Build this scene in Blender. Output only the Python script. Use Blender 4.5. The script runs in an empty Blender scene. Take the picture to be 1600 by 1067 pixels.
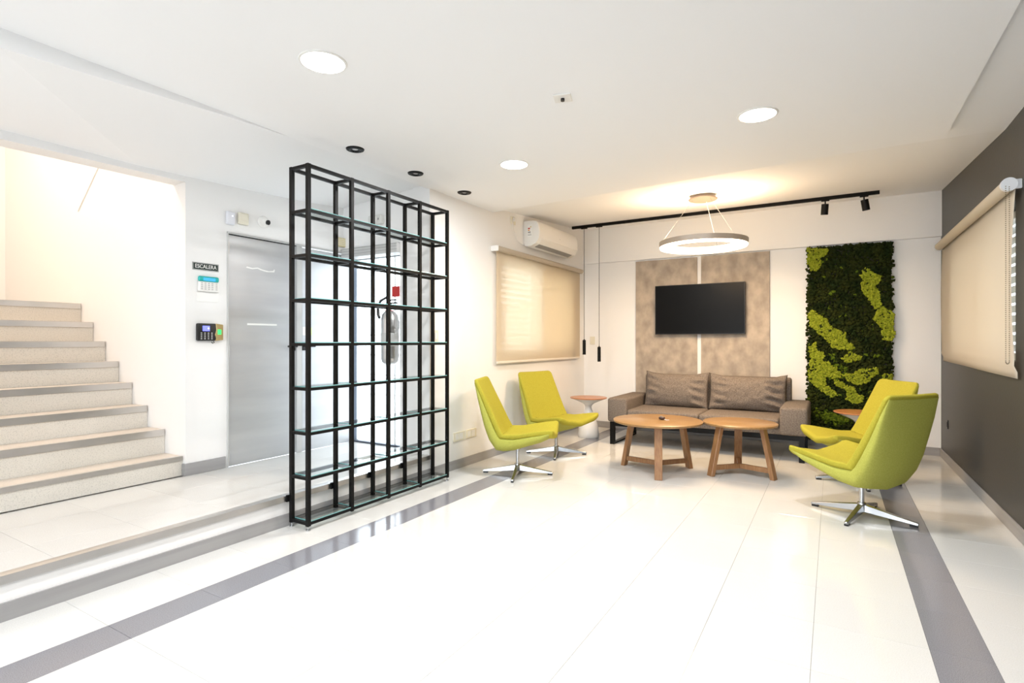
import bpy, bmesh, math, random
from mathutils import Vector, Matrix, noise
random.seed(7)
R = math.radians
scn = bpy.context.scene
col = scn.collection

# ------------------------------------------------------------------ camera
cam_d = bpy.data.cameras.new('camera'); cam = bpy.data.objects.new('camera', cam_d); col.objects.link(cam)
cam.location = (0, 0, 1.25); cam.rotation_euler = (R(90), 0, 0.5355)
cam_d.sensor_width = 36; cam_d.lens = 845 / 1600 * 36; cam_d.clip_start = 0.02; cam_d.clip_end = 200
scn.camera = cam

# ------------------------------------------------------------------ view, world, lights
scn.view_settings.view_transform = 'Standard'; scn.view_settings.look = 'None'
scn.view_settings.gamma = 1; scn.view_settings.use_curve_mapping = False
scn.view_settings.exposure = 0.68
w = bpy.data.worlds.new('overcast_sky'); scn.world = w; w.use_nodes = True
bg = w.node_tree.nodes['Background']; bg.inputs[0].default_value = (0.86, 0.93, 1.0, 1); bg.inputs[1].default_value = 4.2

def area(name, loc, rot, size, power, color, size_y=None, spread=180, shape='DISK'):
    l = bpy.data.lights.new(name, 'AREA'); l.shape = shape; l.size = size
    if size_y: l.size_y = size_y
    l.energy = power; l.color = color; l.spread = R(spread)
    o = bpy.data.objects.new(name, l); col.objects.link(o); o.location = loc; o.rotation_euler = rot
    return o
COOL = (1.0, 0.985, 0.975); WARM = (1.0, 0.70, 0.43)
DL = [(-2.20, 1.85), (-0.40, 3.65), (-2.17, 3.69), (-0.40, 1.85), (-2.20, 0.0), (-0.40, 0.0)]
for i, (x, y) in enumerate(DL):
    area('downlight_glow', (x, y, 2.632), (0, 0, 0), 0.2, (16, 21, 21, 15, 11, 11)[i], COOL)
# daylight falling through the glazed front behind the camera
area('front_daylight', (-1.1, -3.8, 1.5), (R(90), 0, R(180)), 3.6, 32, (0.86, 0.93, 1.0), 2.3, 180, 'RECTANGLE')
# stairwell lamp on the upper landing, under the stairwell ceiling
area('stairwell_lamp_glow', (-5.9, 1.3, 4.6), (0, 0, 0), 0.5, 42, (1.0, 0.84, 0.70))
# passage lamp over the platform (behind the camera side of the passage)
area('passage_lamp_glow', (-3.8, -0.6, 2.40), (0, 0, 0), 0.25, 3, COOL)

# ------------------------------------------------------------------ materials
def mat(name, c, rough=0.5, metal=0.0, noise_s=0, noise_a=0.0, c2=None, bump=0.0, bump_s=None, emit=0, emit_c=None, spec=0.5, coat=0.0, trans=0.0, ior=1.45, rnd=0.0, alpha=None, detail=4, scale_v=None, contrast=None):
    m = bpy.data.materials.new(name); m.use_nodes = True
    nt = m.node_tree; b = nt.nodes['Principled BSDF']
    b.inputs['Base Color'].default_value = (*c, 1); b.inputs['Roughness'].default_value = rough
    b.inputs['Metallic'].default_value = metal; b.inputs['Specular IOR Level'].default_value = spec
    b.inputs['Coat Weight'].default_value = coat; b.inputs['Transmission Weight'].default_value = trans
    b.inputs['IOR'].default_value = ior
    if emit: b.inputs['Emission Color'].default_value = (*(emit_c or c), 1); b.inputs['Emission Strength'].default_value = emit
    if noise_s or bump:
        tc = nt.nodes.new('ShaderNodeTexCoord'); mp = nt.nodes.new('ShaderNodeMapping')
        if scale_v: mp.inputs['Scale'].default_value = scale_v
        nt.links.new(tc.outputs['Object'], mp.inputs[0])
    if c2 is not None and noise_s:
        n = nt.nodes.new('ShaderNodeTexNoise'); n.inputs['Scale'].default_value = noise_s; n.inputs['Detail'].default_value = detail
        nt.links.new(mp.outputs[0], n.inputs['Vector'])
        r = nt.nodes.new('ShaderNodeValToRGB'); lo, hi = contrast or (0.35, 0.65)
        r.color_ramp.elements[0].position = lo; r.color_ramp.elements[1].position = hi
        r.color_ramp.elements[0].color = (*c, 1); r.color_ramp.elements[1].color = (*c2, 1)
        nt.links.new(n.outputs['Fac'], r.inputs[0])
        src = r.outputs[0]
        if rnd:
            oi = nt.nodes.new('ShaderNodeObjectInfo'); hs = nt.nodes.new('ShaderNodeHueSaturation')
            mr = nt.nodes.new('ShaderNodeMapRange'); mr.inputs['To Min'].default_value = 1 - rnd; mr.inputs['To Max'].default_value = 1 + rnd * .3
            nt.links.new(oi.outputs['Random'], mr.inputs[0]); nt.links.new(mr.outputs[0], hs.inputs['Value']); nt.links.new(src, hs.inputs['Color']); src = hs.outputs[0]
        nt.links.new(src, b.inputs['Base Color'])
    if bump:
        n2 = nt.nodes.new('ShaderNodeTexNoise'); n2.inputs['Scale'].default_value = bump_s or noise_s; n2.inputs['Detail'].default_value = 3
        nt.links.new(mp.outputs[0], n2.inputs['Vector'])
        bp = nt.nodes.new('ShaderNodeBump'); bp.inputs['Strength'].default_value = bump; bp.inputs['Distance'].default_value = 0.004
        nt.links.new(n2.outputs['Fac'], bp.inputs['Height']); nt.links.new(bp.outputs[0], b.inputs['Normal'])
    return m

WHITE = mat('white_plaster', (.87, .865, .855), .6, bump=.15, bump_s=9)
CEIL = mat('ceiling_plaster', (.91, .915, .92), .8)
DARK = mat('charcoal_wall_paint', (.050, .047, .043), .42, bump=.2, bump_s=60)
TILE = mat('white_terrazzo', (.68, .68, .665), .10, noise_s=260, c2=(.58, .58, .56), contrast=(.45, .75), spec=.5, rnd=.02, detail=2)
PTILE = mat('platform_terrazzo', (.60, .59, .57), .16, noise_s=200, c2=(.52, .51, .49), contrast=(.45, .75), rnd=.03, detail=2)
GROUT = mat('tile_grout', (.50, .47, .41), .6)
STRIPE = mat('grey_terrazzo_stripe', (.25, .253, .28), .12, noise_s=300, c2=(.165, .168, .19), contrast=(.42, .68), rnd=.03, detail=2)
RISER = mat('speckled_riser', (.72, .68, .61), .45, noise_s=130, c2=(.56, .53, .47), contrast=(.5, .72), detail=3)
TREAD = mat('tread_stone', (.66, .58, .50), .35, noise_s=150, c2=(.56, .49, .42), contrast=(.45, .7))
SKIRT = mat('grey_skirting', (.36, .355, .355), .45, noise_s=3, c2=(.31, .305, .305), scale_v=(1, .3, 8))
STEEL = mat('brushed_steel', (.66, .64, .62), .34, 1.0, noise_s=6, c2=(.58, .57, .55), scale_v=(1, .6, 1))
DOORM = mat('satin_grey_door', (.60, .61, .62), .38, .55, noise_s=2.5, c2=(.52, .53, .55), scale_v=(.3, .3, 2.4))
CHROME = mat('polished_aluminium', (.55, .56, .57), .27, 1.0)
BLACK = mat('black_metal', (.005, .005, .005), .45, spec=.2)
BLACKP = mat('black_plastic', (.015, .015, .016), .35)
SCREEN = mat('black_screen', (.004, .004, .004), .28, spec=.12)
WPLAST = mat('white_plastic', (.84, .83, .80), .3)
CREAM = mat('cream_plastic', (.80, .76, .63), .35)
YELLOWP = mat('yellowed_plastic', (.70, .62, .36), .4)
LIME = mat('lime_wool', (.43, .385, .045), .85, noise_s=120, c2=(.37, .335, .035), bump=.5, bump_s=420, spec=.2, detail=6)
LIME2 = mat('lime_wool_shell', (.45, .45, .095), .85, noise_s=120, c2=(.39, .395, .075), bump=.5, bump_s=420, spec=.2, detail=6)
SEAM = mat('dark_seam', (.16, .15, .02), .9)
SOFA = mat('taupe_weave', (.235, .195, .162), .9, noise_s=90, c2=(.14, .117, .10), bump=.6, bump_s=260, spec=.15, detail=8, contrast=(.4, .62))
GLASSEDGE = mat('glass_green_edge', (.40, .80, .80), .15, trans=.4)
WOOD = None
def wood(name, a, b2, sv, sc=5):
    m = mat(name, a, .35, noise_s=sc, c2=b2, scale_v=sv, bump=.15, bump_s=sc * 2, detail=8, contrast=(.3, .7), coat=.15)
    return m
WOODT = wood('oak_top', (.375, .22, .085), (.265, .14, .05), (1.2, 16, 1.2))
WOODL = wood('oak_leg', (.35, .185, .08), (.24, .115, .05), (14, 14, 1.5))
WOODS = wood('cherry_top', (.52, .22, .09), (.42, .16, .06), (1, 10, 1))
STONE = mat('beige_concrete_board', (.50, .42, .335), .6, noise_s=7, c2=(.30, .25, .20), scale_v=(1.1, 1, .8), bump=.2, bump_s=70, detail=15, contrast=(.34, .70))
MOSSL = mat('lime_reindeer_moss', (.34, .38, .035), .95, noise_s=40, c2=(.20, .25, .016), bump=.8, bump_s=180, spec=.1)
MOSSM = mat('mid_green_moss', (.12, .17, .012), .95, noise_s=30, c2=(.06, .10, .01), bump=.8, bump_s=180, spec=.1)
MOSSD = mat('dark_moss', (.030, .038, .008), .95, noise_s=9, c2=(.012, .022, .006), bump=.8, bump_s=150, spec=.1)
RED = mat('red_plastic', (.55, .03, .03), .4)
TEAL = mat('teal_plastic', (.02, .42, .40), .35)
GOLD = mat('gold_plastic', (.48, .36, .16), .35, .4)
GREYP = mat('light_grey_plastic', (.55, .55, .54), .4)
GREYD = mat('grey_plastic', (.30, .30, .30), .4)
RINGM = mat('taupe_ring_metal', (.36, .31, .26), .4, .2)
PAPER = mat('white_paper', (.88, .88, .86), .6)
PAVE = mat('outdoor_paving', (.75, .75, .74), .8, noise_s=20, c2=(.65, .65, .64))
BLOCKW = mat('outdoor_white_block', (.85, .86, .88), .7)
EMW = mat('lamp_diffuser', (1, .98, .95), .5, emit=9, emit_c=(1, .98, .95))
EMR = mat('ring_diffuser', (1, .85, .65), .5, emit=9, emit_c=(1, .80, .56))
EMB = mat('blue_display', (.1, .12, .9), .4, emit=.9, emit_c=(.20, .22, 1))
EMBL = mat('blue_lcd', (.05, .3, .85), .4, emit=.5, emit_c=(.03, .35, .9))
EMG = mat('green_sensor', (.05, .8, .15), .4, emit=1.0, emit_c=(.03, .8, .12))
EML = mat('led_dot', (.7, .75, 1), .4, emit=2, emit_c=(.75, .8, 1))

def glass_mat(name, tint, f=0.12):
    m = bpy.data.materials.new(name); m.use_nodes = True; nt = m.node_tree; nt.nodes.clear()
    o = nt.nodes.new('ShaderNodeOutputMaterial'); mx = nt.nodes.new('ShaderNodeMixShader')
    t = nt.nodes.new('ShaderNodeBsdfTransparent'); t.inputs[0].default_value = (*tint, 1)
    g = nt.nodes.new('ShaderNodeBsdfGlossy'); g.inputs['Roughness'].default_value = .02
    fr = nt.nodes.new('ShaderNodeFresnel'); fr.inputs[0].default_value = 1.45
    ge_ = nt.nodes.new('ShaderNodeNewGeometry'); iv = nt.nodes.new('ShaderNodeMath'); iv.operation = 'SUBTRACT'; iv.inputs[0].default_value = 1; nt.links.new(ge_.outputs['Backfacing'], iv.inputs[1])
    ml = nt.nodes.new('ShaderNodeMath'); ml.operation = 'MULTIPLY'; nt.links.new(fr.outputs[0], ml.inputs[0]); nt.links.new(iv.outputs[0], ml.inputs[1]); nt.links.new(ml.outputs[0], mx.inputs[0]); nt.links.new(t.outputs[0], mx.inputs[1]); nt.links.new(g.outputs[0], mx.inputs[2])
    nt.links.new(mx.outputs[0], o.inputs[0]); return m
GLASS = glass_mat('clear_glass', (.97, .99, .99)); GSHELF = glass_mat('shelf_glass', (.955, .99, .985))

def blind_mat(name, c, tr, tp):
    m = bpy.data.materials.new(name); m.use_nodes = True; nt = m.node_tree; nt.nodes.clear()
    o = nt.nodes.new('ShaderNodeOutputMaterial')
    d = nt.nodes.new('ShaderNodeBsdfDiffuse'); d.inputs[0].default_value = (*c, 1)
    t = nt.nodes.new('ShaderNodeBsdfTranslucent'); t.inputs[0].default_value = (*c, 1)
    p = nt.nodes.new('ShaderNodeBsdfTransparent'); p.inputs[0].default_value = (1, .97, .92, 1)
    m1 = nt.nodes.new('ShaderNodeMixShader'); m1.inputs[0].default_value = tr
    m2 = nt.nodes.new('ShaderNodeMixShader'); m2.inputs[0].default_value = tp
    tc = nt.nodes.new('ShaderNodeTexCoord'); n = nt.nodes.new('ShaderNodeTexNoise'); n.inputs['Scale'].default_value = 300
    bp = nt.nodes.new('ShaderNodeBump'); bp.inputs['Strength'].default_value = .2; bp.inputs['Distance'].default_value = .002
    nt.links.new(tc.outputs['Object'], n.inputs['Vector']); nt.links.new(n.outputs['Fac'], bp.inputs['Height']); nt.links.new(bp.outputs[0], d.inputs['Normal'])
    nt.links.new(d.outputs[0], m1.inputs[1]); nt.links.new(t.outputs[0], m1.inputs[2]); nt.links.new(m1.outputs[0], m2.inputs[1]); nt.links.new(p.outputs[0], m2.inputs[2])
    nt.links.new(m2.outputs[0], o.inputs[0]); return m
BLIND = blind_mat('beige_screen_fabric', (.84, .76, .63), .5, .18)
BLINDR = blind_mat('cream_screen_fabric', (.78, .72, .62), .42, .02)

# ------------------------------------------------------------------ geometry helpers
def box(bm, x0, x1, y0, y1, z0, z1, M=None):
    v = [bm.verts.new(p) for p in ((x0, y0, z0), (x1, y0, z0), (x1, y1, z0), (x0, y1, z0), (x0, y0, z1), (x1, y0, z1), (x1, y1, z1), (x0, y1, z1))]
    for f in ((0, 3, 2, 1), (4, 5, 6, 7), (0, 1, 5, 4), (1, 2, 6, 5), (2, 3, 7, 6), (3, 0, 4, 7)): bm.faces.new([v[i] for i in f])
    if M is not None:
        for q in v: q.co = M @ q.co
    return v
def B(*boxes, M=None):
    bm = bmesh.new()
    for b in boxes: box(bm, *b, M=M)
    return bm
def cyl(bm, p0, p1, r0, r1=None, n=20, cap=True):
    p0 = Vector(p0); p1 = Vector(p1); r1 = r0 if r1 is None else r1
    d = (p1 - p0).normalized(); a = d.orthogonal().normalized(); b = d.cross(a)
    A = [bm.verts.new(p0 + (a * math.cos(t) + b * math.sin(t)) * r0) for t in [2 * math.pi * i / n for i in range(n)]]
    Bv = [bm.verts.new(p1 + (a * math.cos(t) + b * math.sin(t)) * r1) for t in [2 * math.pi * i / n for i in range(n)]]
    for i in range(n): bm.faces.new((A[i], A[(i + 1) % n], Bv[(i + 1) % n], Bv[i]))
    if cap: bm.faces.new(A[::-1]); bm.faces.new(Bv)
def lathe(prof, n=40, c=(0, 0, 0)):
    bm = bmesh.new(); rings = []
    for r, z in prof:
        if r < 1e-5: rings.append([bm.verts.new((c[0], c[1], c[2] + z))])
        else: rings.append([bm.verts.new((c[0] + r * math.cos(2 * math.pi * i / n), c[1] + r * math.sin(2 * math.pi * i / n), c[2] + z)) for i in range(n)])
    for a, b in zip(rings, rings[1:]):
        for i in range(n):
            j = (i + 1) % n
            if len(a) == 1 and len(b) == 1: continue
            if len(a) == 1: bm.faces.new((a[0], b[i], b[j]))
            elif len(b) == 1: bm.faces.new((a[i], a[j], b[0]))
            else: bm.faces.new((a[i], a[j], b[j], b[i]))
    bmesh.ops.recalc_face_normals(bm, faces=bm.faces)
    return bm
def loft(loops, closed=False):
    bm = bmesh.new(); L = [[bm.verts.new(p) for p in l] for l in loops]; n = len(L[0])
    pairs = list(zip(L, L[1:])) + ([(L[-1], L[0])] if closed else [])
    for a, b in pairs:
        for i in range(n): bm.faces.new((a[i], a[(i + 1) % n], b[(i + 1) % n], b[i]))
    if not closed: bm.faces.new(L[0][::-1]); bm.faces.new(L[-1])
    bmesh.ops.recalc_face_normals(bm, faces=bm.faces)
    return bm
def tube(pts, r, n=8):
    pts = [Vector(p) for p in pts]; loops = []; up = None
    for i, p in enumerate(pts):
        d = (pts[min(i + 1, len(pts) - 1)] - pts[max(i - 1, 0)]).normalized()
        if up is None: up = d.orthogonal().normalized()
        else: up = (up - d * up.dot(d)).normalized()
        s = d.cross(up)
        loops.append([p + (up * math.cos(2 * math.pi * k / n) + s * math.sin(2 * math.pi * k / n)) * r for k in range(n)])
    return loft(loops)
def prism(poly, axis, a, b):
    """poly of 2-d points extruded along axis between a and b"""
    def P(p, t): return {'x': (t, p[0], p[1]), 'y': (p[0], t, p[1]), 'z': (p[0], p[1], t)}[axis]
    return loft([[P(p, a) for p in poly], [P(p, b) for p in poly]])
def bevel(bm, w, seg=2, ang=30):
    bmesh.ops.remove_doubles(bm, verts=bm.verts, dist=1e-6)
    es = [e for e in bm.edges if len(e.link_faces) == 2 and e.calc_face_angle(0) > R(ang)]
    bmesh.ops.bevel(bm, geom=es, offset=w, segments=seg, affect='EDGES', profile=.5, clamp_overlap=True)
    return bm
def join(*bms):
    out = bmesh.new()
    for b in bms:
        me = bpy.data.meshes.new('tmp'); b.to_mesh(me); out.from_mesh(me); bpy.data.meshes.remove(me); b.free()
    return out
def obj(name, bm, m, parent=None, smooth=False, loc=None, rot=None):
    me = bpy.data.meshes.new(name)
    bm.normal_update(); bm.to_mesh(me); bm.free()
    for mm in (m if isinstance(m, (list, tuple)) else [m]): me.materials.append(mm)
    if smooth: me.shade_smooth() if smooth is True else me.set_sharp_from_angle(angle=R(smooth))
    if smooth and smooth is not True:
        me.shade_smooth(); me.set_sharp_from_angle(angle=R(smooth))
    o = bpy.data.objects.new(name, me); col.objects.link(o)
    if parent: o.parent = parent
    if loc: o.location = loc
    if rot: o.rotation_euler = rot
    return o
def inst(name, src, parent, loc=(0, 0, 0), rot=(0, 0, 0)):
    o = bpy.data.objects.new(name, src.data); col.objects.link(o); o.parent = parent; o.location = loc; o.rotation_euler = rot
    return o
def thing(name, label, cat, loc=(0, 0, 0), rz=0, group=None):
    o = bpy.data.objects.new(name, None); col.objects.link(o); o.location = loc; o.rotation_euler = (0, 0, rz)
    o.empty_display_size = .1
    o['label'] = label; o['category'] = cat
    if group: o['group'] = group
    return o
def tag(o, label, cat, group=None):
    o['label'] = label; o['category'] = cat
    if group: o['group'] = group
    return o
def struct(name, bm, m, parent=None, **k):
    o = obj(name, bm, m, parent, **k)
    if not parent: o['kind'] = 'structure'
    return o
def sempty(name, loc=(0, 0, 0)):
    o = bpy.data.objects.new(name, None); col.objects.link(o); o.location = loc; o['kind'] = 'structure'; return o
def dup(root, loc, rz, label):
    def cp(o, par):
        c = o.copy(); col.objects.link(c)
        if par: c.parent = par
        for ch in kids.get(o, []): cp(ch, c)
        return c
    kids = {}
    for o in list(root.children_recursive): kids.setdefault(o.parent, []).append(o)
    r = cp(root, None); r.location = loc; r.rotation_euler = (0, 0, rz); r['label'] = label
    return r
def text_bm(s, size, M, thick=.0008):
    cu = bpy.data.curves.new('txt', 'FONT'); cu.body = s; cu.size = size; cu.extrude = thick; cu.align_x = 'CENTER'; cu.align_y = 'CENTER'
    o = bpy.data.objects.new('txt', cu); col.objects.link(o)
    dg = bpy.context.evaluated_depsgraph_get(); dg.update()
    me = bpy.data.meshes.new_from_object(o.evaluated_get(dg)); me.transform(M)
    bm = bmesh.new(); bm.from_mesh(me); bpy.data.objects.remove(o); bpy.data.curves.remove(cu); bpy.data.meshes.remove(me)
    return bm

# =================================================================== STRUCTURE
XL, XR, YB, XP, ZP = -3.18, 1.015, 7.46, -4.33, 0.205
# ---- floor with every tile a part
fl = struct('floor', B((-3.19, 1.1, -4.1, 7.6, -.15, -.0125), (-3.19, 1.1, -4.1, .333, -.0125, 0)), GROUT)
fl.data.materials.append(TILE)
for p in fl.data.polygons:
    if p.center.y < .34 and p.center.z > -.0126: p.material_index = 1
def tile_mesh(name, wx, wy, m, z0=-.0125):
    bm = B((-wx / 2, wx / 2, -wy / 2, wy / 2, z0, 0)); bevel(bm, .0008, 1, 60)
    return obj(name, bm, m, fl)
PY = .4035; GAP = .0010
def tiles(name, x0, x1, y0, n, m, parent, py=PY, z=0.0):
    wx = x1 - x0 - GAP; src = tile_mesh(name, wx, py - GAP, m); src.parent = parent
    xc = (x0 + x1) / 2; src.location = (xc, y0 + py / 2, z)
    for i in range(1, n): inst(name, src, parent, (xc, y0 + (i + .5) * py, z))
    return src
Y0 = 1.14 - 2 * PY
NR = 18
XS0, XS1, XS2, XS3 = -2.745, -2.54, .338, .543
tiles('floor_tile', -3.19, XS0, Y0, NR, TILE, fl)
tiles('stripe_tile', XS0, XS1, Y0, NR, STRIPE, fl)
pw = (XS2 - XS1) / 7
for k in range(7): tiles('floor_tile', XS1 + k * pw, XS1 + (k + 1) * pw, Y0, NR, TILE, fl)
tiles('stripe_tile', XS2, XS3, Y0, NR, STRIPE, fl)
tiles('floor_tile', XS3, 1.015, Y0, NR, TILE, fl)
# ---- raised platform
pf = struct('floor_platform', B((-4.6, -3.19, -4.1, 4.3, -.1, ZP - .0125)), WHITE)
def ptile(x0, x1, y0, n):
    tiles('platform_tile', x0, x1, y0, n, PTILE, pf, .43, ZP)
ptile(-4.33, -3.93, -.17, 10); ptile(-3.93, -3.53, -.17, 10); ptile(-3.53, -3.205, -.17, 10)
struct('trim_platform_nosing', bevel(B((-3.23, -3.172, -4.1, 3.895, ZP - .0005, ZP + .004), (-3.189, -3.172, -4.1, 3.895, .168, ZP + .004)), .002, 1), STEEL)
struct('baseboard_platform', B((-3.189, -3.178, -4.1, 3.895, 0, .083)), SKIRT)
# ---- walls
struct('wall_left', B((-3.38, XL, 3.9, 7.6, -.1, 1.1), (-3.38, XL, 3.9, 7.6, 2.17, 3.1), (-3.38, XL, 3.9, 5.12, 1.1, 2.17), (-3.38, XL, 7.02, 7.6, 1.1, 2.17)), WHITE)
struct('baseboard_left', bevel(B((XL, XL + .012, 3.9, YB, 0, .09)), .002, 1), SKIRT)
struct('wall_back', B((XL, XR, YB, 7.6, -.1, 3.1)), WHITE)
struct('baseboard_back', bevel(B((XL + .012, XR - .012, YB - .012, YB, 0, .09)), .002, 1), SKIRT)
struct('trim_ceiling_beam', B((XL, XR, 7.41, YB, 2.392, 2.95)), WHITE)
struct('wall_right', B((XR, 1.2, -4.1, 7.6, -.1, 1.12), (XR, 1.2, -4.1, 7.6, 2.16, 3.1), (XR, 1.2, -4.1, 4.665, 1.12, 2.16), (XR, 1.2, 6.75, 7.6, 1.12, 2.16)), DARK)
struct('baseboard_right', bevel(B((XR - .012, XR, -4.1, YB, 0, .09)), .002, 1), SKIRT)
struct('wall_entrance', B((-3.56, -3.38, 3.9, 4.1, ZP, 2.95), (-3.38, XL, 3.88, 3.9, ZP, 2.95), (-4.33, -3.56, 3.9, 4.1, 2.2, 2.95)), WHITE)
struct('wall_platform', B((-4.5, XP, 2.321, 2.655, ZP, 2.95), (-4.5, XP, 2.655, 4.02, 2.165, 2.95), (-4.5, XP, 4.02, 4.1, ZP, 2.95)), WHITE)
struct('baseboard_platform_wall', bevel(B((XP, XP + .012, 2.309, 2.64, ZP, ZP + .095), (-4.36, XP, 2.309, 2.321, ZP, ZP + .095)), .002, 1), SKIRT)
struct('wall_stair', B((-8, -4.5, 2.321, 2.5, 0, 5)), WHITE)
struct('wall_stair_left', B((-8.2, -8, 0, 2.5, 0, 5)), WHITE)
struct('wall_stair_front', B((-8, -4.5, .1, .299, 0, 5)), WHITE)
struct('ceiling_stair', B((-8.2, -4.33, .1, 2.5, 5, 5.2)), CEIL)
struct('wall_stair_lintel', prism([(-4.1, 2.47), (.3, 2.463), (2.321, 2.49), (2.321, 5), (-4.1, 5)], 'x', -4.5, XP), WHITE)
struct('wall_passage_front', B((-4.5, XP, -4.1, .3, 0, 2.47)), WHITE)
struct('wall_front', B((-4.5, -3.0, -4.3, -4.1, -.1, 3.1), (.9, 1.2, -4.3, -4.1, -.1, 3.1), (-3.0, .9, -4.3, -4.1, 2.65, 3.1)), WHITE)
# ---- ceilings
struct('ceiling', prism([(-4.3, 2.70), (4.9, 2.70), (7.41, 2.886), (7.41, 3.1), (-4.3, 3.1)], 'x', XL, XR), CEIL)
struct('ceiling_panel', prism([(-3.2, -4.1), (.665, -4.1), (.665, 4.71), (-3.2, 4.95)], 'z', 2.652, 2.70), CEIL)
ys = [-4.1, .9, 2.0, 2.8, 3.4, 3.9]; za = [2.50, 2.563, 2.636, 2.665, 2.68, 2.70]; zb = [2.50, 2.535, 2.525, 2.55, 2.58, 2.62]
struct('ceiling_platform', loft([[(-3.2, y, a), (XP, y, b), (XP, y, 3.1), (-3.2, y, 3.1)] for y, a, b in zip(ys, za, zb)]), CEIL)
struct('trim_upper_flight_edge', tube([(-5.735, 2.318, 2.87), (-6.18, 2.318, 2.49)], .008, 4), WHITE)
# outdoors beyond the entrance
struct('floor_outdoor', B((-14, -3.38, 4.3, 20, .08, .18), (-30, 30, -40, 60, -1.2, -1.0)), PAVE)
ow = struct('wall_outdoor', B((-9, -3.5, 8.0, 8.1, .18, 1.9)), GROUT)
src = obj('block', bevel(B((-.39, .39, -.02, .02, -.19, .19)), .006, 1), BLOCKW, ow)
first = True
for r_ in range(4):
    for c_ in range(7):
        p = (-8.6 + c_ * .8 + (.4 if r_ % 2 else 0), 7.985, .38 + r_ * .4)
        if first: src.location = p; first = False
        else: inst('block', src, ow, p)

# =================================================================== STAIRS
xs = [-4.355, -4.617, -4.886, -5.14, -5.374, -5.621, -5.856, -6.102]; zs = [.354, .542, .716, .897, 1.073, 1.247, 1.424, 1.604]
st = thing('staircase', 'speckled stone staircase with steel nosings rising left beyond the raised platform', 'stairs', (-4.33, 1.3, ZP))
L0 = Vector((4.33, -1.3, -ZP))
def sub(bm): bmesh.ops.translate(bm, vec=L0, verts=bm.verts); return bm
zprev = ZP
for i, (x, z) in enumerate(zip(xs, zs)):
    xe = xs[i + 1] - .02 if i < 7 else -7.998
    s_ = obj('step', sub(B((xe, x - .012, .302, 2.319, zprev - (.0 if i == 0 else .05), z - .012))), RISER, st)
    obj('tread', sub(B((xe + .012, x - .02, .302, 2.319, z - .012, z))), TREAD, s_)
    obj('nosing', sub(bevel(B((x - .012, x, .302, 2.312, z - (.03 if i == 0 else .047), z + .003), (x - .035, x, .302, 2.312, z, z + .003)), .0015, 1)), STEEL, s_)
    zprev = z
# ---- stairwell lamp (gives the warm light up there)
lp = thing('stairwell_lamp', 'round warm ceiling lamp high over the stairs', 'lamp', (-5.9, 1.3, 4.95))
obj('lamp_body', lathe([(0, .05), (.26, .05), (.27, .02), (.27, -.03), (.25, -.03)]), WPLAST, lp, smooth=40)
obj('diffuser', lathe([(.25, -.03), (.2, -.06), (0, -.075)]), EMR, lp, smooth=True)

# =================================================================== DOORS & WINDOWS
def leaf(name, y0, y1, hinge, handle_y):
    d = sempty(name, (XP, (y0 + y1) / 2, ZP))
    cy = (y0 + y1) / 2; h = 2.142 - ZP
    obj('door_leaf', bevel(B((-.045, -.006, y0 - cy, y1 - cy, .001, h)), .002, 1), DOORM, d)
    if hinge:
        for z in (2.03, 1.17, .30):
            bm = bmesh.new()
            for k in range(2): cyl(bm, (.004, y0 - cy - .006, z - ZP - .05 + k * .052), (.004, y0 - cy - .006, z - ZP + k * .052 - .002), .009, n=12)
            obj('hinge', bm, STEEL, d, smooth=40)
    bm = bmesh.new(); hy = handle_y - cy
    box(bm, -.006, .004, hy - .02, hy + .02, .96, 1.04); cyl(bm, (.0, hy, 1.0), (.045, hy, 1.0), .009, n=12)
    sgn = 1 if not hinge else -1
    cyl(bm, (.045, hy - .008 * sgn, 1.0), (.045, hy + .09 * sgn, 1.0), .009, n=12)
    obj('door_handle', bm, BLACKP, d, smooth=40)
    return d, cy
d1, cy1 = leaf('door_1', 2.672, 3.325, True, 3.30)
obj('gap_shade', B((-.02, -.004, 2.6665 - cy1, 2.6715 - cy1, .001, 2.149 - ZP), (-.02, -.004, 2.6715 - cy1, 3.33 - cy1, 2.1435 - ZP, 2.149 - ZP)), BLACK, d1)  # black strips standing in for the shade in the gap around the leaf
pts = [(-.13, .006), (-.08, -.002), (-.03, .008), (.02, -.006), (.08, -.012), (.125, -.004), (.13, .008), (.14, .008), (.135, -.016), (.06, -.022), (.0, -.012), (-.03, -.002), (-.08, -.012), (-.14, -.006)]
obj('sticker', prism([(2.968 - cy1 + a, 1.89 - ZP + b) for a, b in pts], 'x', -.006, -.0045), PAPER, d1)
obj('sticker', B((-.006, -.0045, 2.841 - cy1, 3.128 - cy1, 1.392 - ZP, 1.408 - ZP)), PAPER, d1)
d2, cy2 = leaf('door_2', 3.40, 3.995, False, 3.42)
obj('sticker', B((-.006, -.004, 3.375 + .03 - cy2, 3.45 - cy2, 1.31 - ZP, 1.39 - ZP)), PAPER, d2)
obj('sticker', B((-.006, -.004, 3.455 - cy2, 3.51 - cy2, 1.31 - ZP, 1.385 - ZP)), mat('yellow_green_note', (.72, .80, .35), .6), d2)
struct('trim_door_frame', bevel(B((-4.36, -4.318, 2.655, 2.666, ZP, 2.165), (-4.40, -4.325, 3.335, 3.392, ZP, 2.15), (-4.36, -4.322, 2.655, 4.02, 2.15, 2.165), (-4.36, -4.325, 4.0, 4.02, ZP, 2.15)), .002, 1), GREYP)
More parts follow.
